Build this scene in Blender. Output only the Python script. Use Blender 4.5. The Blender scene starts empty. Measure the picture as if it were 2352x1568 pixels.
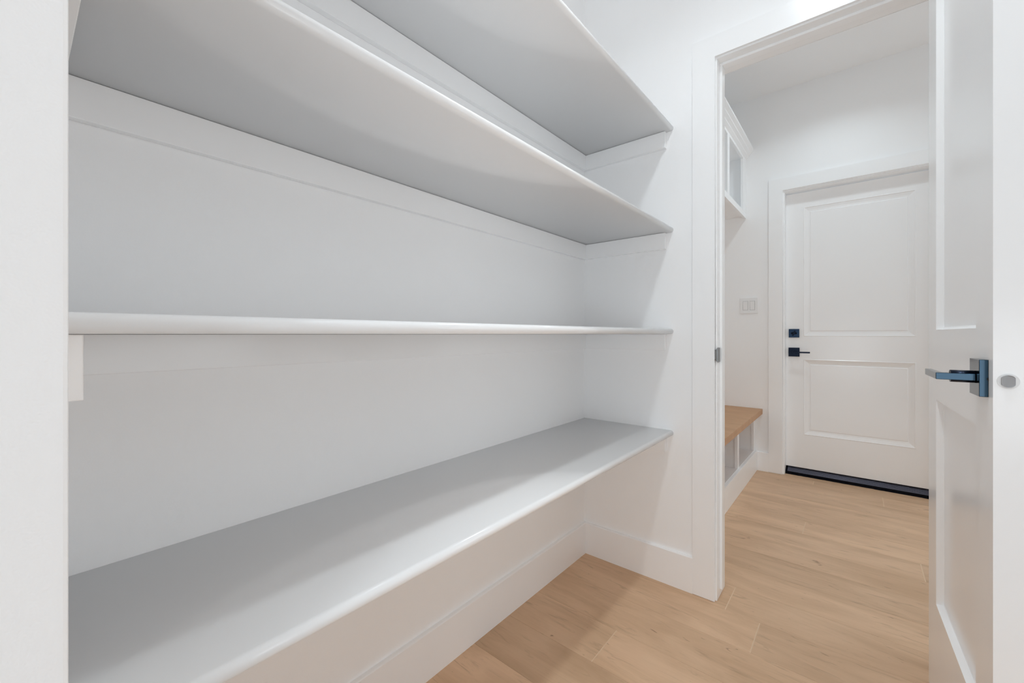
import bpy, bmesh, math, random
from mathutils import Vector, Matrix

# ---------------------------------------------------------------- scene, camera, light, exposure
sc = bpy.context.scene
C = sc.collection
random.seed(7)

sc.view_settings.view_transform = 'Standard'
sc.view_settings.look = 'None'
sc.view_settings.gamma = 1.0
sc.view_settings.use_curve_mapping = False
sc.view_settings.exposure = 0.12
sc.cycles.max_bounces = 10
sc.cycles.diffuse_bounces = 10
sc.cycles.glossy_bounces = 3
sc.cycles.sample_clamp_indirect = 4.0
sc.cycles.caustics_reflective = False
sc.cycles.caustics_refractive = False
sc.cycles.use_denoising = True
sc.cycles.use_adaptive_sampling = True
sc.cycles.adaptive_threshold = 0.06
sc.cycles.adaptive_min_samples = 16

EYE = 1.02
cam_data = bpy.data.cameras.new('camera')
cam_data.sensor_width = 36.0
cam_data.lens = 952.0 / 2352.0 * 36.0
cam_data.shift_y = -17.0 / 2352.0
cam_data.clip_start = 0.01
cam = bpy.data.objects.new('camera', cam_data)
C.objects.link(cam)
cam.location = (0, 0, EYE)
cam.rotation_euler = (math.radians(90), 0, math.radians(39.687))
sc.camera = cam

world = bpy.data.worlds.new('world')
world.use_nodes = True
world.node_tree.nodes['Background'].inputs[0].default_value = (0.93, 0.97, 1.0, 1)
world.node_tree.nodes['Background'].inputs[1].default_value = 0.6
sc.world = world

CEIL = 2.80
LAMP_COLOR = (0.87, 0.955, 1.0)


def disc_lamp(name, x, y, watts, size=0.13, color=LAMP_COLOR):
    d = bpy.data.lights.new(name, 'AREA')
    d.shape = 'DISK'
    d.size = size
    d.energy = watts
    d.color = color
    d.spread = math.radians(135)
    o = bpy.data.objects.new(name, d)
    o.location = (x, y, CEIL - 0.019)
    C.objects.link(o)
    return o


PANTRY_LAMP = (-0.12, 0.80)
MUD_LAMP = (-0.09, 2.95)
HALL_FILL = [(-0.12, -0.75)]  # no known source here, added as soft fill for the pantry
disc_lamp('lamp', *PANTRY_LAMP, 5.8)
disc_lamp('lamp', *MUD_LAMP, 3.0, color=(0.79, 0.925, 1.0))
for p in HALL_FILL:
    disc_lamp('lamp', *p, 1.8)


def add_fill(x, y0, y1, z0, z1, watts, back=False, color=(0.875, 0.945, 1.0)):
    """added area light, fills the rooms through an invented opening"""
    d = bpy.data.lights.new('fill_light', 'AREA')
    d.shape = 'RECTANGLE'
    d.size, d.size_y = z1 - z0, y1 - y0
    d.energy = watts
    d.color = color
    o = bpy.data.objects.new('fill_light', d)
    if back:
        d.size, d.size_y = y1 - y0, z1 - z0
        o.location = ((y0 + y1) / 2, x, (z0 + z1) / 2)
        o.rotation_euler = (math.radians(90), 0, 0)
    else:
        o.location = (x, (y0 + y1) / 2, (z0 + z1) / 2)
        o.rotation_euler = (0, math.radians(90), 0)
    C.objects.link(o)


XR_WALL, XMR_WALL = 2.30, 1.75
WIN_1 = (0.10, 1.40, 0.70, 1.60)      # y0, y1, z0, z1
WIN_2 = (2.05, 3.40, 0.45, 1.95)  # this and the one above: unseen openings invented to carry fill light
WIN_3 = (-0.45, 2.00, 0.15, 1.15)       # x0, x1, z0, z1, invented fill opening in the hall wall behind the camera
HY_WALL = -2.6
add_fill(XR_WALL + 0.07, *WIN_1, 8.4)
add_fill(XMR_WALL + 0.07, *WIN_2, 6.4, color=(0.80, 0.925, 1.0))
add_fill(HY_WALL - 0.06, *WIN_3, 21.0, True)

# ---------------------------------------------------------------- materials


def new_mat(name):
    m = bpy.data.materials.new(name)
    m.use_nodes = True
    nt = m.node_tree
    return m, nt, nt.nodes['Principled BSDF']


def paint(name, col, rough, bump=0.0, scale=400.0, coat=0.0, tone=0.008):
    m, nt, b = new_mat(name)
    tc = nt.nodes.new('ShaderNodeTexCoord')
    n2 = nt.nodes.new('ShaderNodeTexNoise')
    n2.inputs['Scale'].default_value = 2.5
    n2.inputs['Detail'].default_value = 0.0
    nt.links.new(tc.outputs['Object'], n2.inputs['Vector'])
    mix = nt.nodes.new('ShaderNodeMix')
    mix.data_type = 'RGBA'
    mix.inputs['A'].default_value = (*[c * (1 - tone) for c in col], 1)
    mix.inputs['B'].default_value = (*[min(1, c * (1 + tone)) for c in col], 1)
    nt.links.new(n2.outputs['Fac'], mix.inputs['Factor'])
    nt.links.new(mix.outputs['Result'], b.inputs['Base Color'])
    b.inputs['Roughness'].default_value = rough
    if coat:
        b.inputs['Coat Weight'].default_value = coat
        b.inputs['Coat Roughness'].default_value = 0.12
    if bump:
        n = nt.nodes.new('ShaderNodeTexNoise')
        n.inputs['Scale'].default_value = scale
        n.inputs['Detail'].default_value = 0.0
        bp = nt.nodes.new('ShaderNodeBump')
        bp.inputs['Strength'].default_value = bump
        bp.inputs['Distance'].default_value = 0.001
        nt.links.new(tc.outputs['Object'], n.inputs['Vector'])
        nt.links.new(n.outputs['Fac'], bp.inputs['Height'])
        nt.links.new(bp.outputs['Normal'], b.inputs['Normal'])
    return m


WHITE = (0.966, 0.966, 0.968)
M_wall = paint('wall_paint', WHITE, 0.5, 0.12, 500)
M_ceiling = paint('ceiling_paint', WHITE, 0.9)
M_trim = paint('trim_paint', (0.972, 0.972, 0.974), 0.24)
M_shelf = paint('shelf_paint', (0.972, 0.972, 0.974), 0.2)
M_door = paint('door_paint', (0.966, 0.966, 0.968), 0.2)
M_cab = paint('cabinet_paint', (0.966, 0.966, 0.968), 0.35)
M_plastic = paint('switch_plastic', (0.90, 0.90, 0.90), 0.3)
M_white_metal = paint('white_metal', (0.8, 0.8, 0.8), 0.3)


def metal(name, col, rough, metallic=1.0):
    m, nt, b = new_mat(name)
    b.inputs['Base Color'].default_value = (*col, 1)
    b.inputs['Metallic'].default_value = metallic
    n = nt.nodes.new('ShaderNodeTexNoise')
    n.inputs['Scale'].default_value = 180.0
    mr = nt.nodes.new('ShaderNodeMapRange')
    mr.inputs['To Min'].default_value = rough * 0.8
    mr.inputs['To Max'].default_value = rough * 1.2
    nt.links.new(n.outputs['Fac'], mr.inputs['Value'])
    nt.links.new(mr.outputs['Result'], b.inputs['Roughness'])
    return m


M_black = metal('black_blue_metal', (0.014, 0.038, 0.062), 0.22)
M_black.node_tree.nodes['Principled BSDF'].inputs['Coat Weight'].default_value = 0.45
M_black.node_tree.nodes['Principled BSDF'].inputs['Coat Roughness'].default_value = 0.1
M_dark = metal('dark_hardware', (0.012, 0.02, 0.04), 0.32, 0.8)
M_navy = metal('navy_black_metal', (0.035, 0.06, 0.11), 0.3)
M_steel = paint('satin_steel', (0.36, 0.36, 0.37), 0.45)
M_strike = metal('aged_nickel', (0.28, 0.28, 0.28), 0.35)
M_bronze = metal('dark_bronze_tread', (0.13, 0.13, 0.17), 0.42, 0.8)
M_rubber_shade = paint('rubber_and_shade_black', (0.003, 0.003, 0.006), 0.6)  # front strip colour, also painted shade in tread grooves and round thumb turn
M_rubber_shade.node_tree.nodes['Principled BSDF'].inputs['Specular IOR Level'].default_value = 0.08
M_hole = paint('dark_recess', (0.02, 0.02, 0.02), 0.8)


def wood(name, light, dark, knot, use_random=True, rough=0.42):
    m, nt, b = new_mat(name)
    L = nt.links.new
    tc = nt.nodes.new('ShaderNodeTexCoord')
    vec = tc.outputs['Object']
    oi = nt.nodes.new('ShaderNodeObjectInfo')
    if use_random:
        off = nt.nodes.new('ShaderNodeVectorMath')
        off.operation = 'MULTIPLY_ADD'
        comb = nt.nodes.new('ShaderNodeCombineXYZ')
        for i in range(3):
            L(oi.outputs['Random'], comb.inputs[i])
        L(comb.outputs[0], off.inputs[0])
        off.inputs[1].default_value = (37.0, 91.0, 53.0)
        L(vec, off.inputs[2])
        vec = off.outputs[0]

    def noise(sx, sy, detail, dist=0.0, rough_=0.5):
        mp = nt.nodes.new('ShaderNodeMapping')
        mp.inputs['Scale'].default_value = (sx, sy, 1.0)
        L(vec, mp.inputs['Vector'])
        n = nt.nodes.new('ShaderNodeTexNoise')
        n.inputs['Scale'].default_value = 1.0
        n.inputs['Detail'].default_value = detail
        n.inputs['Roughness'].default_value = rough_
        n.inputs['Distortion'].default_value = dist
        L(mp.outputs[0], n.inputs['Vector'])
        return n.outputs['Fac']

    def ramp(fac, p0, p1):
        r = nt.nodes.new('ShaderNodeMapRange')
        r.inputs['From Min'].default_value = p0
        r.inputs['From Max'].default_value = p1
        L(fac, r.inputs['Value'])
        return r.outputs['Result']

    def math_(op, a, bb):
        n = nt.nodes.new('ShaderNodeMath')
        n.operation = op
        for i, v in enumerate((a, bb)):
            if isinstance(v, (int, float)):
                n.inputs[i].default_value = v
            else:
                L(v, n.inputs[i])
        return n.outputs[0]

    def mix(fac, a, bb):
        n = nt.nodes.new('ShaderNodeMix')
        n.data_type = 'RGBA'
        if isinstance(fac, (int, float)):
            n.inputs['Factor'].default_value = fac
        else:
            L(fac, n.inputs['Factor'])
        for k, v in (('A', a), ('B', bb)):
            if isinstance(v, tuple):
                n.inputs[k].default_value = (*v, 1)
            else:
                L(v, n.inputs[k])
        return n.outputs['Result']

    broad = ramp(noise(2.2, 9.0, 4.0, 0.8, 0.58), 0.34, 0.68)
    fine = ramp(noise(6.0, 120.0, 3.0, 0.3, 0.6), 0.25, 0.75)
    streak = ramp(noise(5.0, 34.0, 3.0, 1.4, 0.6), 0.58, 0.74)
    knots = ramp(noise(9.0, 30.0, 2.0, 2.0), 0.70, 0.80)
    f1 = math_('ADD', math_('MULTIPLY', broad, 0.78), math_('MULTIPLY', fine, 0.20))
    col = mix(f1, light, dark)
    col = mix(math_('MULTIPLY', streak, 0.62), col, tuple(c * 0.74 for c in dark))
    col = mix(math_('MULTIPLY', knots, 0.85), col, knot)
    if use_random:
        hs = nt.nodes.new('ShaderNodeHueSaturation')
        r = nt.nodes.new('ShaderNodeMapRange')
        r.inputs['To Min'].default_value = 0.92
        r.inputs['To Max'].default_value = 1.07
        L(oi.outputs['Random'], r.inputs['Value'])
        L(r.outputs['Result'], hs.inputs['Value'])
        L(col, hs.inputs['Color'])
        col = hs.outputs['Color']
    L(col, b.inputs['Base Color'])
    b.inputs['Roughness'].default_value = rough
    b.inputs['Specular IOR Level'].default_value = 0.35
    bp = nt.nodes.new('ShaderNodeBump')
    bp.inputs['Strength'].default_value = 0.10
    bp.inputs['Distance'].default_value = 0.0008
    L(fine, bp.inputs['Height'])
    L(bp.outputs['Normal'], b.inputs['Normal'])
    return m


M_plank = wood('oak_plank', (0.76, 0.525, 0.345), (0.575, 0.375, 0.23), (0.25, 0.145, 0.085))
M_plank_edge = paint('plank_end_bevel', (0.80, 0.60, 0.415), 0.5)
M_seat = wood('bench_oak', (0.60, 0.36, 0.20), (0.50, 0.28, 0.15), (0.25, 0.12, 0.06), False, 0.5)


def emit(name, strength):
    m, nt, b = new_mat(name)
    b.inputs['Emission Color'].default_value = (*LAMP_COLOR, 1)
    b.inputs['Emission Strength'].default_value = strength
    b.inputs['Base Color'].default_value = (0.8, 0.8, 0.8, 1)
    return m


M_lens = emit('lamp_lens', 6.0)

# ---------------------------------------------------------------- helpers


def bx(bm, x0, x1, y0, y1, z0, z1, bevel=0.0, mat=0):
    vs = [bm.verts.new(v) for v in ((x0, y0, z0), (x1, y0, z0), (x1, y1, z0), (x0, y1, z0),
                                    (x0, y0, z1), (x1, y0, z1), (x1, y1, z1), (x0, y1, z1))]
    fs = [bm.faces.new([vs[i] for i in f]) for f in
          ((3, 2, 1, 0), (4, 5, 6, 7), (0, 1, 5, 4), (1, 2, 6, 5), (2, 3, 7, 6), (3, 0, 4, 7))]
    for f in fs:
        f.material_index = mat
    if bevel:
        es = {e for f in fs for e in f.edges}
        bmesh.ops.bevel(bm, geom=list(es), offset=bevel, segments=2, profile=0.6, affect='EDGES')


def prism(bm, pts, axis, a0, a1, mat=0):
    """extrude a closed polygon (list of 2-D points) along an axis"""
    def mk(p, a):
        if axis == 'y':
            return (p[0], a, p[1])
        if axis == 'x':
            return (a, p[0], p[1])
        return (p[0], p[1], a)
    A = [bm.verts.new(mk(p, a0)) for p in pts]
    B = [bm.verts.new(mk(p, a1)) for p in pts]
    n = len(pts)
    fs = [bm.faces.new(A), bm.faces.new(B[::-1])]
    for i in range(n):
        fs.append(bm.faces.new((A[i], B[i], B[(i + 1) % n], A[(i + 1) % n])))
    for f in fs:
        f.material_index = mat
    return fs


def cyl(bm, c, r, h, axis='z', seg=24, r2=None, mat=0):
    r2 = r if r2 is None else r2
    rings = []
    for k, rr in ((0, r), (1, r2)):
        ring = []
        for i in range(seg):
            a = 2 * math.pi * i / seg
            u, v = rr * math.cos(a), rr * math.sin(a)
            w = h * k
            p = {'z': (u, v, w), 'y': (u, w, v), 'x': (w, u, v)}[axis]
            ring.append(bm.verts.new((c[0] + p[0], c[1] + p[1], c[2] + p[2])))
        rings.append(ring)
    fs = [bm.faces.new(rings[0]), bm.faces.new(rings[1][::-1])]
    for i in range(seg):
        j = (i + 1) % seg
        f = bm.faces.new((rings[0][i], rings[1][i], rings[1][j], rings[0][j]))
        f.smooth = True
        fs.append(f)
    for f in fs:
        f.material_index = mat
    return fs


def obj(name, bm, mats, parent=None, loc=(0, 0, 0)):
    bmesh.ops.recalc_face_normals(bm, faces=bm.faces[:])
    me = bpy.data.meshes.new(name)
    bm.to_mesh(me)
    bm.free()
    for m in (mats if isinstance(mats, (list, tuple)) else [mats]):
        me.materials.append(m)
    o = bpy.data.objects.new(name, me)
    C.objects.link(o)
    o.location = loc
    if parent:
        o.parent = parent
    return o


def boxobj(name, mat, parent, *boxes, bevel=0.0, loc=(0, 0, 0)):
    bm = bmesh.new()
    for b in boxes:
        bx(bm, *b, bevel=bevel)
    return obj(name, bm, mat, parent, loc)


def tag(o, label, cat, group=None, kind=None):
    o['label'] = label
    o['category'] = cat
    if group:
        o['group'] = group
    if kind:
        o['kind'] = kind
    return o


def struct(o, label, cat):
    return tag(o, label, cat, kind='structure')


def thing(name, loc, label, cat, group=None, kind=None, rz=0.0):
    o = bpy.data.objects.new(name, None)
    o.empty_display_size = 0.1
    C.objects.link(o)
    o.location = loc
    o.rotation_euler = (0, 0, rz)
    return tag(o, label, cat, group, kind)


def copy_tree(o, parent=None):
    c = o.copy()
    C.objects.link(c)
    c.parent = parent
    for ch in o.children:
        copy_tree(ch, c)
    return c


# ---------------------------------------------------------------- key planes (metres)
XW = -0.983      # pantry back wall behind the shelves
XR = XR_WALL     # pantry right wall
YS = 0.0274      # pantry face of the entrance wall
YE = 1.7185      # end wall of the pantry (with the doorway)
YE2 = 1.8385     # its mudroom face
YF = 3.582       # far wall of the mudroom
XM = -1.06       # mudroom left wall
XMR = XMR_WALL   # mudroom right wall
JL, JR = -0.408, 0.206   # doorway jamb faces
DH = 2.071       # doorway head
T = 0.014        # trim thickness

# ---------------------------------------------------------------- room shell
HX0, HX1, HY = -2.4, 2.4, HY_WALL
o = boxobj('wall_left', M_wall, None, (XW - 0.11, XW, -0.0926, YE, 0, CEIL))
struct(o, 'long white pantry wall behind the four shelves', 'wall')
o = boxobj('wall_back', M_wall, None,
           (XM - 0.1, JL - 0.019, YE, YE2, 0, CEIL), (JR + 0.019, XR + 0.11, YE, YE2, 0, CEIL),
           (JL - 0.019, JR + 0.019, YE, YE2, DH + 0.019, CEIL))
struct(o, 'white end wall of the pantry with the open doorway', 'wall')
o = boxobj('wall_front', M_wall, None,
           (HX0, -0.462, -0.0926, YS, 0, CEIL), bevel=0.003)
struct(o, 'white wall end at the left edge, beside the near end of the shelves', 'wall')
a, b, c, d = WIN_1
o = boxobj('wall_right', M_wall, None, (XR, XR + 0.11, HY, a, 0, CEIL), (XR, XR + 0.11, b, YE, 0, CEIL),
           (XR, XR + 0.11, a, b, 0, c), (XR, XR + 0.11, a, b, d, CEIL))
struct(o, 'white wall with a wide opening added for fill light on the shelves', 'wall')
FJL, FJR, FDH = -0.3986, 0.4086, 2.052
o = boxobj('wall_far', M_wall, None,
           (XM - 0.1, FJL - 0.02, YF, YF + 0.14, 0, CEIL), (FJR + 0.02, XMR + 0.1, YF, YF + 0.14, 0, CEIL),
           (FJL - 0.02, FJR + 0.02, YF, YF + 0.14, FDH + 0.02, CEIL))
struct(o, 'white mudroom wall around the closed panel door', 'wall')
o = boxobj('wall_mudroom_left', M_wall, None, (XM - 0.1, XM, YE2, YF, 0, CEIL))
struct(o, 'white mudroom wall behind the bench and cubbies', 'wall')
a, b, c, d = WIN_2
o = boxobj('wall_mudroom_right', M_wall, None, (XMR, XMR + 0.1, YE2, a, 0, CEIL), (XMR, XMR + 0.1, b, YF, 0, CEIL),
           (XMR, XMR + 0.1, a, b, 0, c), (XMR, XMR + 0.1, a, b, d, CEIL))
struct(o, 'white mudroom wall opposite the bench', 'wall')
o = boxobj('wall_hall', M_wall, None, (HX0 - 0.1, HX0, HY, YS, 0, CEIL), 
           (HX0, WIN_3[0], HY - 0.1, HY, 0, CEIL), (WIN_3[1], XR + 0.11, HY - 0.1, HY, 0, CEIL),
           (WIN_3[0], WIN_3[1], HY - 0.1, HY, 0, WIN_3[2]), (WIN_3[0], WIN_3[1], HY - 0.1, HY, WIN_3[3], CEIL))
struct(o, 'white side walls of the hall outside the pantry', 'wall')
o = boxobj('ceiling', M_ceiling, None, (HX0 - 0.1, HX1 + 0.1, HY, YF + 0.14, CEIL, CEIL + 0.1))
struct(o, 'flat white ceiling above pantry and mudroom', 'ceiling')

for n_, (xw, (a, b, c, d), lab) in enumerate(((XR, WIN_1, 'wide white framed opening added for fill light on the shelves'), (XMR, WIN_2, 'white framed opening added for fill light opposite the bench'))):
    w = thing('fill_window_%d' % (n_ + 1), (xw, (a + b) / 2, (c + d) / 2), lab, 'fill_window', kind='structure')  # unseen frame added round each side fill light
    hy, hz = (b - a) / 2, (d - c) / 2
    boxobj('frame', M_trim, w, (-0.012, 0.055, -hy, -hy + 0.05, -hz, hz), (-0.012, 0.055, hy - 0.05, hy, -hz, hz),
           (-0.012, 0.055, -hy + 0.05, hy - 0.05, -hz, -hz + 0.05), (-0.012, 0.055, -hy + 0.05, hy - 0.05, hz - 0.05, hz))
    boxobj('mullion', M_trim, w, (0.0, 0.045, -0.022, 0.022, -hz + 0.05, hz - 0.05))

a, b, c, d = WIN_3
w = thing('fill_window_3', ((a + b) / 2, HY, (c + d) / 2), 'white framed opening added for fill light in the hall behind the pantry', 'fill_window', kind='structure')  # unseen frame added round the fill light behind the camera
hx, hz = (b - a) / 2, (d - c) / 2
boxobj('frame', M_trim, w, (-hx, -hx + 0.05, -0.05, 0.012, -hz, hz), (hx - 0.05, hx, -0.05, 0.012, -hz, hz),
       (-hx + 0.05, hx - 0.05, -0.05, 0.012, -hz, -hz + 0.05), (-hx + 0.05, hx - 0.05, -0.05, 0.012, hz - 0.05, hz))

# floor: a slab carrying single oak planks
floor = boxobj('floor', M_hole, None, (HX0 - 0.1, HX1 + 0.1, HY, YF + 0.14, -0.08, -0.0062))
struct(floor, 'light oak plank floor running through pantry and mudroom', 'floor')
PW, PL = 0.1782, 1.22
joints = {0: -0.261, 1: -0.373, -2: -0.634, 5: 0.221, 6: -0.21, 10: 0.128, 11: -0.224}
plank_mesh = {}


def plank(x0, x1, y0, y1):
    g = 0.00012
    key = (round(x1 - x0, 3), round(y1 - y0, 3))
    if key not in plank_mesh:
        L_, W_ = key[0] / 2 - g, key[1] / 2 - g
        e, ee, d = 0.0009, 0.0015, 0.0004
        bm = bmesh.new()
        top = [bm.verts.new((sx * (L_ - ee), sy * (W_ - e), 0)) for sx, sy in ((-1, -1), (1, -1), (1, 1), (-1, 1))]
        mid = [bm.verts.new((sx * L_, sy * W_, -d)) for sx, sy in ((-1, -1), (1, -1), (1, 1), (-1, 1))]
        bot = [bm.verts.new((sx * L_, sy * W_, -0.006)) for sx, sy in ((-1, -1), (1, -1), (1, 1), (-1, 1))]
        bm.faces.new(top)
        bm.faces.new(bot[::-1])
        for i in range(4):
            j = (i + 1) % 4
            f = bm.faces.new((mid[i], mid[j], top[j], top[i]))
            f.material_index = 1 if i in (1, 3) else 0
            bm.faces.new((bot[i], bot[j], mid[j], mid[i]))
        bmesh.ops.recalc_face_normals(bm, faces=bm.faces[:])
        me = bpy.data.meshes.new('plank')
        bm.to_mesh(me)
        bm.free()
        me.materials.append(M_plank)
        me.materials.append(M_plank_edge)
        plank_mesh[key] = me
    o = bpy.data.objects.new('plank', plank_mesh[key])
    o.location = ((x0 + x1) / 2, (y0 + y1) / 2, 0)
    o.parent = floor
    C.objects.link(o)


YB = 3.556
for k in range(-9, 13):
    y0, y1 = 1.508 + k * PW, 1.508 + (k + 1) * PW
    if k == 11:
        y1 = YB
    if k == 12:
        y0, y1 = YB, 3.72
    j = joints.get(k)
    if j is None:
        j = 0.235 if k <= 1 else 0.30 + ((k * 0.37) % 0.3)
    if k == 12:
        j = 0.62
    xa, xb = -1.1, (2.45 if k < 3 else 1.85)
    cuts = [j + n * PL for n in range(-4, 5)]
    cuts = [xa] + [c for c in cuts if xa + 0.05 < c < xb - 0.05] + [xb]
    for a, b in zip(cuts, cuts[1:]):
        plank(a, b, y0, y1)

M_neutral_bounce = paint('neutral_bounce_grey', (0.62, 0.62, 0.62), 0.4)  # made-up grey for the unseen floor, keeps warm bounce off the walls
o = boxobj('floor_hall', M_neutral_bounce, None, (HX0, HX1, HY, 1.508 - 9 * PW - 0.001, -0.006, 0.0))
struct(o, 'unseen hall floor behind the pantry, made pale grey to keep bounce light neutral', 'floor')

# baseboards
BH = 0.141


def base_profile(a, d, h=BH):
    """board against a wall at coordinate a, growing in direction d; eased top"""
    return [(a, 0.0), (a + d * T, 0.0), (a + d * T, h - 0.0025), (a + d * (T - 0.0018), h - 0.0006), (a + d * (T - 0.004), h), (a, h)]


bm = bmesh.new()
prism(bm, base_profile(XW, 1), 'y', YS, YE)
struct(obj('baseboard_left', bm, M_trim), 'white baseboard under the shelves along the long wall', 'baseboard')
bm = bmesh.new()
prism(bm, base_profile(YE, -1), 'x', XW + T, -0.4947)
struct(obj('baseboard_back', bm, M_trim), 'short white baseboard between pantry corner and door casing', 'baseboard')
bm = bmesh.new()
prism(bm, base_profile(XR, -1), 'y', YS, YE)
struct(obj('baseboard_right', bm, M_trim), 'white baseboard behind the open door', 'baseboard')
bm = bmesh.new()
prism(bm, base_profile(YF, -1), 'x', -0.57, -0.497)
prism(bm, base_profile(YF, -1), 'x', 0.50, XMR)
struct(obj('baseboard_far', bm, M_trim), 'white baseboard beside the far door casing', 'baseboard')


def casing(name, x_in0, x_in1, z_in, w, y0, y1, label, z_out=None):
    bm = bmesh.new()
    a, b, zb, zt = x_in0, x_in1, 0.0005, z_in + w
    fs = prism(bm, [(a - w, zb), (a, zb), (a, z_in), (b, z_in), (b, zb), (b + w, zb), (b + w, zt), (a - w, zt)], 'y', y0, y1)
    bmesh.ops.bevel(bm, geom=list({e for f in fs[:2] for e in f.edges}), offset=0.0014, segments=2, affect='EDGES')
    return struct(obj(name, bm, M_trim), label, 'trim')


casing('trim_1', -0.4141, 0.212, 2.077, 0.0806, YE - T, YE - 0.0002, 'flat white casing around the pantry doorway')
casing('trim_2', -0.4141, 0.212, 2.077, 0.0806, YE2 + 0.0002, YE2 + T, 'flat white casing on the mudroom side of the pantry doorway')
casing('trim_3', -0.411, 0.421, 2.0648, 0.0866, YF - T, YF - 0.0002, 'flat white casing around the far closed door')

# doorway jamb with stop and strike
jamb = boxobj('trim_4', M_trim, None,
              (JL - 0.018, JL, YE - 0.0005, YE2, 0.0005, DH + 0.018), (JR, JR + 0.018, YE - 0.0005, YE2, 0.0005, DH + 0.018),
              (JL, JR, YE - 0.0005, YE2, DH, DH + 0.018), bevel=0.001)
struct(jamb, 'white door jamb with stop and strike in the pantry doorway', 'trim')
SY0, SY1, ST = 1.7555, 1.7925, 0.0095
boxobj('door_stop', M_trim, jamb, (JL, JL + ST, SY0, SY1, 0.03, DH), bevel=0.0015)
boxobj('door_stop', M_trim, jamb, (JR - ST, JR, SY0, SY1, 0.03, DH), bevel=0.0015)
boxobj('door_stop', M_trim, jamb, (JL + ST, JR - ST, SY0, SY1, DH - ST, DH), bevel=0.0015)
# strike plate: D-shaped lip curling round the jamb edge
bm = bmesh.new()
zc, hh = 0.940, 0.0285
seg = 16
prof = [(YE + 0.034, JL + 0.0013), (YE + 0.012, JL + 0.0013), (YE - 0.003, JL + 0.0013), (YE - 0.0085, JL - 0.0008), (YE - 0.0115, JL - 0.005), (YE - 0.012, JL - 0.009)]
hgt = [hh * 0.94, hh, hh * 0.93, hh * 0.78, hh * 0.55, hh * 0.35]
rows = []
for (y, x), h in zip(prof, hgt):
    rows.append([bm.verts.new((x, y, zc - h)), bm.verts.new((x, y, zc + h))])
for a, b in zip(rows, rows[1:]):
    bm.faces.new((a[0], b[0], b[1], a[1]))
strike = obj('strike_plate', bm, M_strike, jamb)
strike['label'] = 'grey metal strike plate with curved lip'
sm = strike.modifiers.new('thick', 'SOLIDIFY')
sm.thickness = 0.0012
bm = bmesh.new()
prism(bm, [(YE + 0.010 + 0.0175 * (0.5 + 0.5 * math.cos(t)) , zc + 0.013 * math.sin(t)) for t in [2 * math.pi * i / 14 for i in range(14)]], 'x', JL + 0.0008, JL + 0.0017)
obj('strike_hole', bm, M_hole, strike)
for dz in (-0.021, 0.021):
    bm = bmesh.new()
    cyl(bm, (JL + 0.001, YE + 0.022, zc + dz), 0.0035, 0.0012, 'x', 12)
    obj('screw', bm, M_strike, strike)

# far door jamb
fj = boxobj('trim_5', M_trim, None,
            (FJL - 0.019, FJL, YF - 0.0005, YF + 0.139, 0.0005, FDH + 0.019), (FJR, FJR + 0.019, YF - 0.0005, YF + 0.139, 0.0005, FDH + 0.019),
            (FJL, FJR, YF - 0.0005, YF + 0.139, FDH, FDH + 0.019), bevel=0.001)
struct(fj, 'white jamb recessed around the far closed door', 'trim')
# ---------------------------------------------------------------- panel doors


def panel_mesh(bm, s0, s1, z0, z1, steps, sign=1.0, t0=0.0):
    """nested rectangular rings: steps = [(inset, depth)]; depth along +Y*sign"""
    loops = []
    for ins, d in steps:
        loops.append([bm.verts.new(p) for p in ((s0 + ins, t0 + sign * d, z0 + ins), (s1 - ins, t0 + sign * d, z0 + ins),
                                                (s1 - ins, t0 + sign * d, z1 - ins), (s0 + ins, t0 + sign * d, z1 - ins))])
    for a, b in zip(loops, loops[1:]):
        for i in range(4):
            j = (i + 1) % 4
            bm.faces.new((a[i], a[j], b[j], b[i]))
    bm.faces.new(loops[-1])


def door_slab(name, mat, w, z0, z1, thick, panels, loc, rz, steps, label):
    """door frame (stiles and rails) in one mesh with a panel child in each opening"""
    s0, s1 = panels[0][0], panels[0][1]
    bm = bmesh.new()
    bx(bm, 0, s0, 0, thick, z0, z1)
    bx(bm, s1, w, 0, thick, z0, z1)
    zs = [z0] + [v for p in panels for v in (p[2], p[3])] + [z1]
    for a, b in zip(zs[0::2], zs[1::2]):
        bx(bm, s0, s1, 0, thick, a, b)
    bmesh.ops.remove_doubles(bm, verts=bm.verts[:], dist=1e-6)
    o = obj(name, bm, mat, None, loc)
    o.rotation_euler = (0, 0, rz)
    struct(o, label, 'door')
    for p in panels:
        bm = bmesh.new()
        panel_mesh(bm, *p, steps, 1.0, 0.0)
        panel_mesh(bm, *p, steps, -1.0, thick)
        obj('panel', bm, mat, o)
    return o


DELTA = math.radians(1.9)
DW, DT = 0.612, 0.035
door1 = door_slab('door_1', M_door, DW, 0.012, 2.058, DT,
                  [(0.1056, 0.504, 0.289, 0.845), (0.1056, 0.504, 1.030, 1.948)],
                  (0.163, 1.700, 0), -math.pi / 2 + DELTA,
                  [(0, 0), (0.0015, 0.0), (0.0065, 0.0135), (0.009, 0.0145)],
                  'white two panel door standing open on the right with dark lever')
HS, HZ = 0.5535, 0.9405   # handle centre on the door


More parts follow.
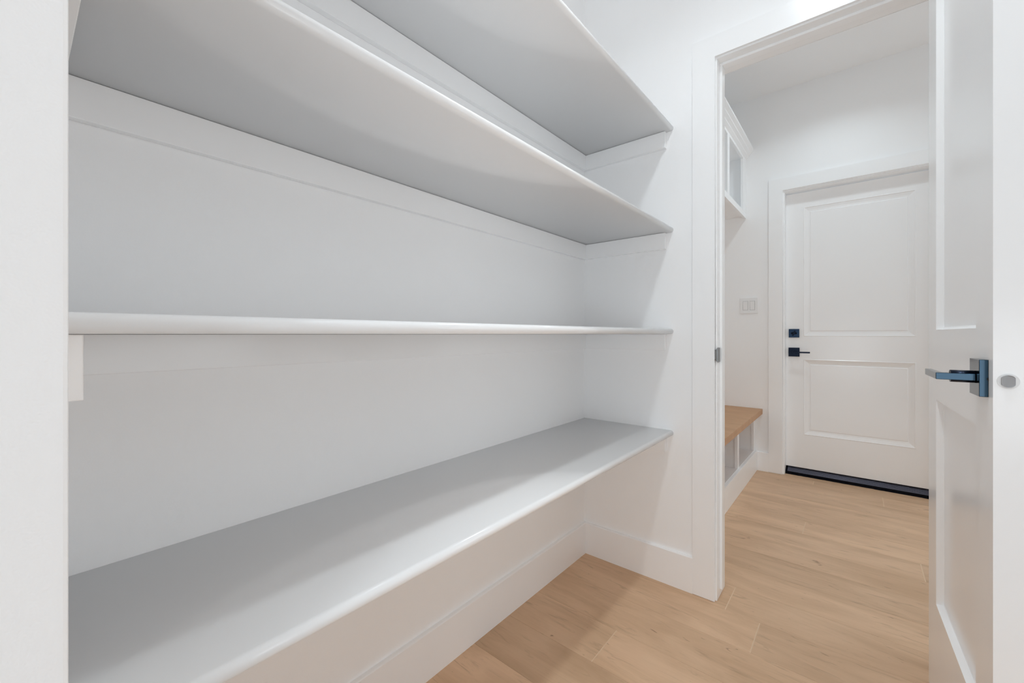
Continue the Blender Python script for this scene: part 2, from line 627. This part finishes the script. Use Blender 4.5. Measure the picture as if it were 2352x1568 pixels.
def handle_set(parent, side):
    """side -1: the face towards the doorway (local -Y); +1: the other face"""
    f = 0.0 if side < 0 else DT
    d = side

    def y(a):
        return f + d * a

    def ybox(a, b):
        return (min(y(a), y(b)), max(y(a), y(b)))
    bm = bmesh.new()
    bx(bm, HS - 0.033, HS + 0.033, *ybox(0.0, 0.0115), HZ - 0.0335, HZ + 0.0335, bevel=0.0008)
    ro = obj('door_handle', bm, M_black, parent)
    ro['label'] = 'dark blue-black square plate with flat lever'
    bm = bmesh.new()
    ya, yb = ybox(0.0115, 0.043)
    cyl(bm, (HS, ya, HZ), 0.0115, yb - ya, 'y', 28)
    obj('neck', bm, M_dark, ro)
    bm = bmesh.new()
    pts = [(HS + 0.0128, y(0.0118)), (HS + 0.0128, y(0.0640)), (HS - 0.104, y(0.0640)), (HS - 0.104, y(0.0545)),
           (HS - 0.007, y(0.0545)), (HS - 0.007, y(0.0118))]
    fs = prism(bm, pts, 'z', HZ - 0.0068, HZ + 0.0060)
    es = {e for g in fs for e in g.edges}
    bmesh.ops.bevel(bm, geom=list(es), offset=0.0008, segments=1, affect='EDGES')
    obj('lever', bm, M_black, ro)
    bm = bmesh.new()
    bx(bm, HS + 0.0325, HS + 0.0334, *ybox(0.0, 0.0022), HZ - 0.0035, HZ + 0.0010)
    obj('release_slot', bm, M_hole, ro)
    return ro


handle_set(door1, -1)
handle_set(door1, 1)
# latch in the door edge
bm = bmesh.new()
cyl(bm, (DW, DT / 2, HZ - 0.0015), 0.0132, 0.0009, 'x', 32)
lp = obj('latch_plate', bm, M_white_metal, door1)
bm = bmesh.new()
seg = 20
pts = []
for i in range(seg):
    a = 2 * math.pi * i / seg
    u, v = 0.0098 * math.cos(a), 0.0105 * math.sin(a)
    pts.append((DT / 2 + max(-0.0082, min(0.0082, u)), HZ - 0.0015 + v))
A = [bm.verts.new((DW + 0.0008, p[0], p[1])) for p in pts]
B = [bm.verts.new((DW + 0.0036 - max(0.0, p[0] - DT / 2 - 0.0045) * 0.7, p[0], p[1])) for p in pts]
bm.faces.new(A)
bm.faces.new(B[::-1])
for i in range(seg):
    j = (i + 1) % seg
    bm.faces.new((A[i], B[i], B[j], A[j]))
lb = obj('latch_bolt', bm, M_steel, lp)
# hinges on the hidden edge
for z in (0.25, 1.03, 1.83):
    bm = bmesh.new()
    cyl(bm, (-0.004, DT + 0.004, z - 0.045), 0.006, 0.09, 'z', 14)
    bx(bm, -0.0012, 0.0, 0.006, DT + 0.002, z - 0.045, z + 0.045)
    obj('hinge', bm, M_dark, door1)

# far door
FX0, FY, FT = -0.398, 3.650, 0.044
fsteps = [(0, 0), (0.002, -0.0015), (0.005, -0.0015), (0.008, 0.002), (0.012, 0.003), (0.024, 0.007), (0.035, 0.0095), (0.0375, 0.0095), (0.0405, 0.006), (0.043, 0.0058)]
door2 = door_slab('door_2', M_door, 0.806, 0.053, 2.0425, FT,
                  [(0.1065, 0.6915, 0.2935, 0.839), (0.1065, 0.6915, 1.004, 1.9365)],
                  (FX0, FY, 0), 0.0, fsteps, 'closed white two panel door with black deadbolt and lever across the mudroom')


def far_plate(name, x0, x1, z0, z1, mat, t=0.009):
    bm = bmesh.new()
    bx(bm, x0 - FX0, x1 - FX0, -t, 0, z0, z1, bevel=0.001)
    return obj(name, bm, mat, door2)


db = far_plate('deadbolt', -0.380, -0.3165, 0.9955, 1.0570, M_navy)
db['label'] = 'square black deadbolt plate with tilted thumb turn'
bm = bmesh.new()
cyl(bm, (0, -0.0135, 0), 0.0095, 0.0055, 'y', 20)
bx(bm, -0.0045, 0.0045, -0.026, -0.0125, -0.0200, 0.0200, bevel=0.0015)
bmesh.ops.rotate(bm, verts=bm.verts[:], cent=(0, 0, 0), matrix=Matrix.Rotation(math.radians(24), 3, 'Y'))
bm_shadow = bmesh.new()  # flat dark ellipse drawn as the thumb turn's shadow and reflections
for f_ in [cyl(bm_shadow, (0, -0.0105, 0), 1.0, 0.002, 'y', 24)]:
    bmesh.ops.scale(bm_shadow, vec=(0.0185, 1, 0.0085), verts=bm_shadow.verts[:])
obj('thumb_turn_shadow', bm_shadow, M_rubber_shade, db, (-0.348 - FX0, 0, 1.0262))
obj('thumb_turn', bm, M_dark, db, (-0.348 - FX0, 0, 1.0262))
lv = far_plate('door_handle', -0.3815, -0.3145, 0.8565, 0.9210, M_dark)
lv['label'] = 'square black plate with thin lever'
bm = bmesh.new()
cyl(bm, (-0.351 - FX0, -0.045, 0.8885), 0.0095, 0.037, 'y', 20)
obj('neck', bm, M_dark, lv)
bm = bmesh.new()
bx(bm, -0.360 - FX0, -0.250 - FX0, -0.055, -0.044, 0.8835, 0.8938, bevel=0.001)
obj('lever', bm, M_dark, lv)

# threshold under the far door
th = thing('door_threshold', (0.005, 3.64, 0), 'black ribbed metal threshold under the far closed door', 'threshold')
ox, oy = 0.005, 3.64


def TL(*b):
    return (b[0] - ox, b[1] - ox, b[2] - oy, b[3] - oy, b[4], b[5])


bm = bmesh.new()
fy0, fy1, fz0, fz1 = 3.622, 3.668, 0.0195, 0.0505
prof = [(fy0 - oy, 0.0175), (fy0 - oy, fz0 - 0.0012), (fy1 - oy, fz1 - 0.0012), (fy1 + 0.03 - oy, 0.0500), (fy1 + 0.03 - oy, 0.0175)]
prism(bm, prof, 'x', FJL + 0.001 - ox, FJR - 0.001 - ox)
obj('tread', bm, M_rubber_shade, th)  # black base colours in the shade between the ribs
nr = 8
for i in range(nr):
    bm = bmesh.new()
    ta, tb = (i + 0.10) / nr, (i + 0.66) / nr
    pa = (fy0 + (fy1 - fy0) * ta - oy, fz0 + (fz1 - fz0) * ta)
    pb = (fy0 + (fy1 - fy0) * tb - oy, fz0 + (fz1 - fz0) * tb)
    prism(bm, [(pa[0], pa[1] - 0.0015), (pa[0] - 0.0008, pa[1] + 0.0010), (pb[0] - 0.0008, pb[1] + 0.0012), (pb[0], pb[1] - 0.0015)],
          'x', FJL + 0.012 - ox, FJR - 0.012 - ox)
    obj('tread_rib', bm, M_bronze, th)
rng = random.Random(3)
bm = bmesh.new()
n = 60
xs = [FJL + 0.001 + (FJR - FJL - 0.002) * i / n for i in range(n + 1)]
fr, bk, ft = [], [], []
for x in xs:
    j = rng.uniform(-0.0025, 0.0018)
    fr.append(bm.verts.new((x - ox, 3.6175 + j - oy, 0.0004)))
    ft.append(bm.verts.new((x - ox, 3.6215 - oy, 0.0200)))
    bk.append(bm.verts.new((x - ox, 3.70 - oy, 0.0004)))
for i in range(n):
    bm.faces.new((fr[i], fr[i + 1], ft[i + 1], ft[i]))
    bm.faces.new((ft[i], ft[i + 1], bk[i + 1], bk[i]))
    bm.faces.new((bk[i], bk[i + 1], fr[i + 1], fr[i]))
obj('front_strip', bm, M_rubber_shade, th)

# ---------------------------------------------------------------- pantry shelves
SH_T = 0.0215
SX1 = -0.5716
names = ['topmost white shelf, cut off by the top edge of the photo',
         'second white shelf from the top, its underside widest in view',
         'third white shelf from the top, seen edge-on at eye level',
         'lowest white shelf, the only one whose top surface shows']
unders = [1.849, 1.4345, 1.0200, 0.6055]
g = 0.0004
shelf_proto = thing('shelf', (SX1, (YS + YE) / 2, unders[0]), names[0], 'shelf', 'white painted pantry shelves')
sy0, sy1 = YS + g - (YS + YE) / 2, YE - g - (YS + YE) / 2
bm = bmesh.new()
r = SH_T / 2
depth = SX1 - XW
pts = [(-depth + g, 0.0), (-r * 0.95, 0.0)]
for i in range(1, 12):
    a = -math.pi / 2 + math.pi * i / 12
    pts.append((-r * 0.95 + r * 0.95 * math.cos(a), r + r * math.sin(a)))
pts += [(-r * 0.95, SH_T), (-depth + g, SH_T)]
fs = prism(bm, pts, 'y', sy0, sy1)
for f in fs[2:]:
    f.smooth = True
bo = obj('board', bm, M_shelf, shelf_proto)
CH, CT = 0.067, 0.018
ye = 0.0015
boxobj('cleat', M_shelf, shelf_proto, (-depth + g, -depth + CT, sy0, sy1, -CH, -0.0003), bevel=0.0012)
boxobj('cleat', M_shelf, shelf_proto, (-depth + CT, -0.0285, sy0, sy0 + CT, -CH, -0.0003), bevel=0.0012)
boxobj('cleat', M_shelf, shelf_proto, (-depth + CT, -0.0285, sy1 - CT, sy1, -CH, -0.0003), bevel=0.0012)
for z, nme in zip(unders[1:], names[1:]):
    c = copy_tree(shelf_proto)
    c.location.z = z
    c['label'] = nme

# ---------------------------------------------------------------- mudroom bench and cubbies
LY0 = 1.955
DIV = [2.495, 3.012]
BXF = -0.588
bench = thing('bench', (-0.82, 2.77, 0), 'white bench with open cubbies and a thick oak seat, glimpsed through the doorway', 'bench')
bx0, by0 = -0.82, 2.77


def BL(*b):
    return (b[0] - bx0, b[1] - bx0, b[2] - by0, b[3] - by0, b[4], b[5])


YFg = YF - 0.0006
boxobj('kickboard', M_cab, bench, BL(BXF, -0.570, LY0, YF - T - 0.0004, 0.0005, 0.148), bevel=0.0012)
boxobj('cubby_floor', M_cab, bench, BL(XM + 0.0006, BXF - 0.018, LY0, YFg, 0.130, 0.149))
boxobj('lower_rail', M_cab, bench, BL(BXF - 0.018, BXF, LY0, YFg, 0.06, 0.1495))
for y in DIV:
    boxobj('divider', M_cab, bench, BL(XM + 0.0006, BXF - 0.018, y - 0.009, y + 0.009, 0.149, 0.4225))
    boxobj('stile', M_cab, bench, BL(BXF - 0.018, BXF, y - 0.021, y + 0.021, 0.1495, 0.4225), bevel=0.001)
for y, y2 in ((LY0, LY0 + 0.018), (3.546, 3.564)):
    boxobj('end_panel', M_cab, bench, BL(XM + 0.0006, BXF - 0.018, y, y2, 0.149, 0.4225))
boxobj('stile', M_cab, bench, BL(BXF - 0.018, BXF, 3.541, YFg, 0.1495, 0.4225), bevel=0.001)
boxobj('stile', M_cab, bench, BL(BXF - 0.018, BXF, LY0, LY0 + 0.04, 0.1495, 0.4225), bevel=0.001)
boxobj('upper_rail', M_cab, bench, BL(BXF - 0.018, BXF - 0.0002, LY0 + 0.04, 3.541, 0.398, 0.4225))

seat = boxobj('bench_seat', M_seat, None, (XM + 0.0006 + 0.80, -0.5375 + 0.80, LY0 - 0.005 - 2.77, YFg - 2.77, 0.0, 0.0382), bevel=0.0012, loc=(-0.80, 2.77, 0.4232))
seat.location = (-0.80 - bx0, 2.77 - by0, 0.4232)
seat.parent = bench
seat['label'] = 'thick oak seat board'

CXF = -0.6455
cub = thing('cubby_cabinet', (-0.85, 2.77, 1.90), 'white open cubby cabinet with stepped crown moulding above the oak seat', 'cabinet')
ux, uy, uz = -0.85, 2.77, 1.90


def UL(*b):
    return (b[0] - ux, b[1] - ux, b[2] - uy, b[3] - uy, b[4] - uz, b[5] - uz)


boxobj('cubby_floor', M_cab, cub, UL(XM + 0.0006, CXF - 0.018, LY0, YFg, 1.920, 1.938))
boxobj('top_panel', M_cab, cub, UL(XM + 0.0006, CXF - 0.018, LY0, YFg, 2.345, 2.363))
boxobj('lower_rail', M_cab, cub, UL(CXF - 0.018, CXF, LY0, YFg, 1.9015, 1.943), bevel=0.001)
boxobj('upper_rail', M_cab, cub, UL(CXF - 0.018, CXF, LY0, YFg, 2.331, 2.412), bevel=0.0008)
for y in DIV:
    boxobj('divider', M_cab, cub, UL(XM + 0.0006, CXF - 0.018, y - 0.009, y + 0.009, 1.938, 2.345))
    boxobj('stile', M_cab, cub, UL(CXF - 0.018, CXF, y - 0.028, y + 0.028, 1.943, 2.331), bevel=0.001)
for y, y2 in ((LY0, LY0 + 0.018), (3.528, 3.546)):
    boxobj('end_panel', M_cab, cub, UL(XM + 0.0006, CXF - 0.018, y, y2, 1.938, 2.345))
boxobj('stile', M_cab, cub, UL(CXF - 0.018, CXF, 3.474, YFg, 1.943, 2.331), bevel=0.001)
boxobj('stile', M_cab, cub, UL(CXF - 0.018, CXF, LY0, LY0 + 0.06, 1.943, 2.331), bevel=0.001)
bm = bmesh.new()
cr = [(CXF + 0.0002, 2.353), (CXF + 0.002, 2.353), (CXF + 0.0165, 2.3675), (CXF + 0.0165, 2.3725), (CXF + 0.0335, 2.3875), (CXF + 0.0335, 2.3925),
      (CXF + 0.0515, 2.408), (CXF + 0.0515, 2.418), (CXF + 0.0002, 2.418)]
prism(bm, [(p[0] - ux, p[1] - uz) for p in cr], 'y', LY0 - uy, YFg - uy)
obj('crown_moulding', bm, M_cab, cub)

# light switch on the far wall
sx, sz = -0.6265, 1.2363
sw = thing('light_switch', (sx, YF, sz), 'white double rocker light switch left of the far closed door', 'switch')
bm = bmesh.new()
bx(bm, -0.0595, 0.0595, -0.0065, -0.0002, -0.0595, 0.0595, bevel=0.0018)
pl = obj('switch_plate', bm, M_plastic, sw)
for dx in (-0.023, 0.023):
    bm = bmesh.new()
    prism(bm, [(-0.0066, -0.0325), (-0.0072, -0.0325), (-0.0086, 0.0), (-0.0112, 0.0325), (-0.0066, 0.0325)], 'x', dx - 0.0158, dx + 0.0158)
    obj('rocker', bm, M_plastic, sw)
    bm = bmesh.new()
    for a in ((dx - 0.0172, dx - 0.0158, -0.034, 0.034), (dx + 0.0158, dx + 0.0172, -0.034, 0.034), (dx - 0.0158, dx + 0.0158, 0.0325, 0.034), (dx - 0.0158, dx + 0.0158, -0.034, -0.0325)):
        bx(bm, a[0], a[1], -0.0067, -0.0062, a[2], a[3])
    obj('rocker_gap', bm, M_strike, sw)
    for dz in (-0.0485, 0.0485):
        bm = bmesh.new()
        cyl(bm, (dx, -0.0072, dz), 0.003, 0.0009, 'y', 10)
        obj('screw', bm, M_plastic, sw)

# ---------------------------------------------------------------- ceiling lights (out of frame, they light the rooms; the hall one is added fill)
def ceiling_light(x, y, label):
    t = thing('ceiling_light', (x, y, CEIL), label, 'light', 'slim round ceiling lights')
    bm = bmesh.new()
    cyl(bm, (0, 0, -0.012), 0.085, 0.0118, 'z', 40, 0.088)
    obj('trim_ring', bm, M_white_metal, t)
    bm = bmesh.new()
    cyl(bm, (0, 0, -0.0145), 0.066, 0.0024, 'z', 40)
    obj('lens', bm, M_lens, t)
    return t


ceiling_light(*PANTRY_LAMP, 'slim round white ceiling light over the pantry floor')
ceiling_light(*MUD_LAMP, 'slim round white ceiling light over the mudroom floor')
ceiling_light(*HALL_FILL[0], 'slim round white light added in the hall as fill for the pantry')
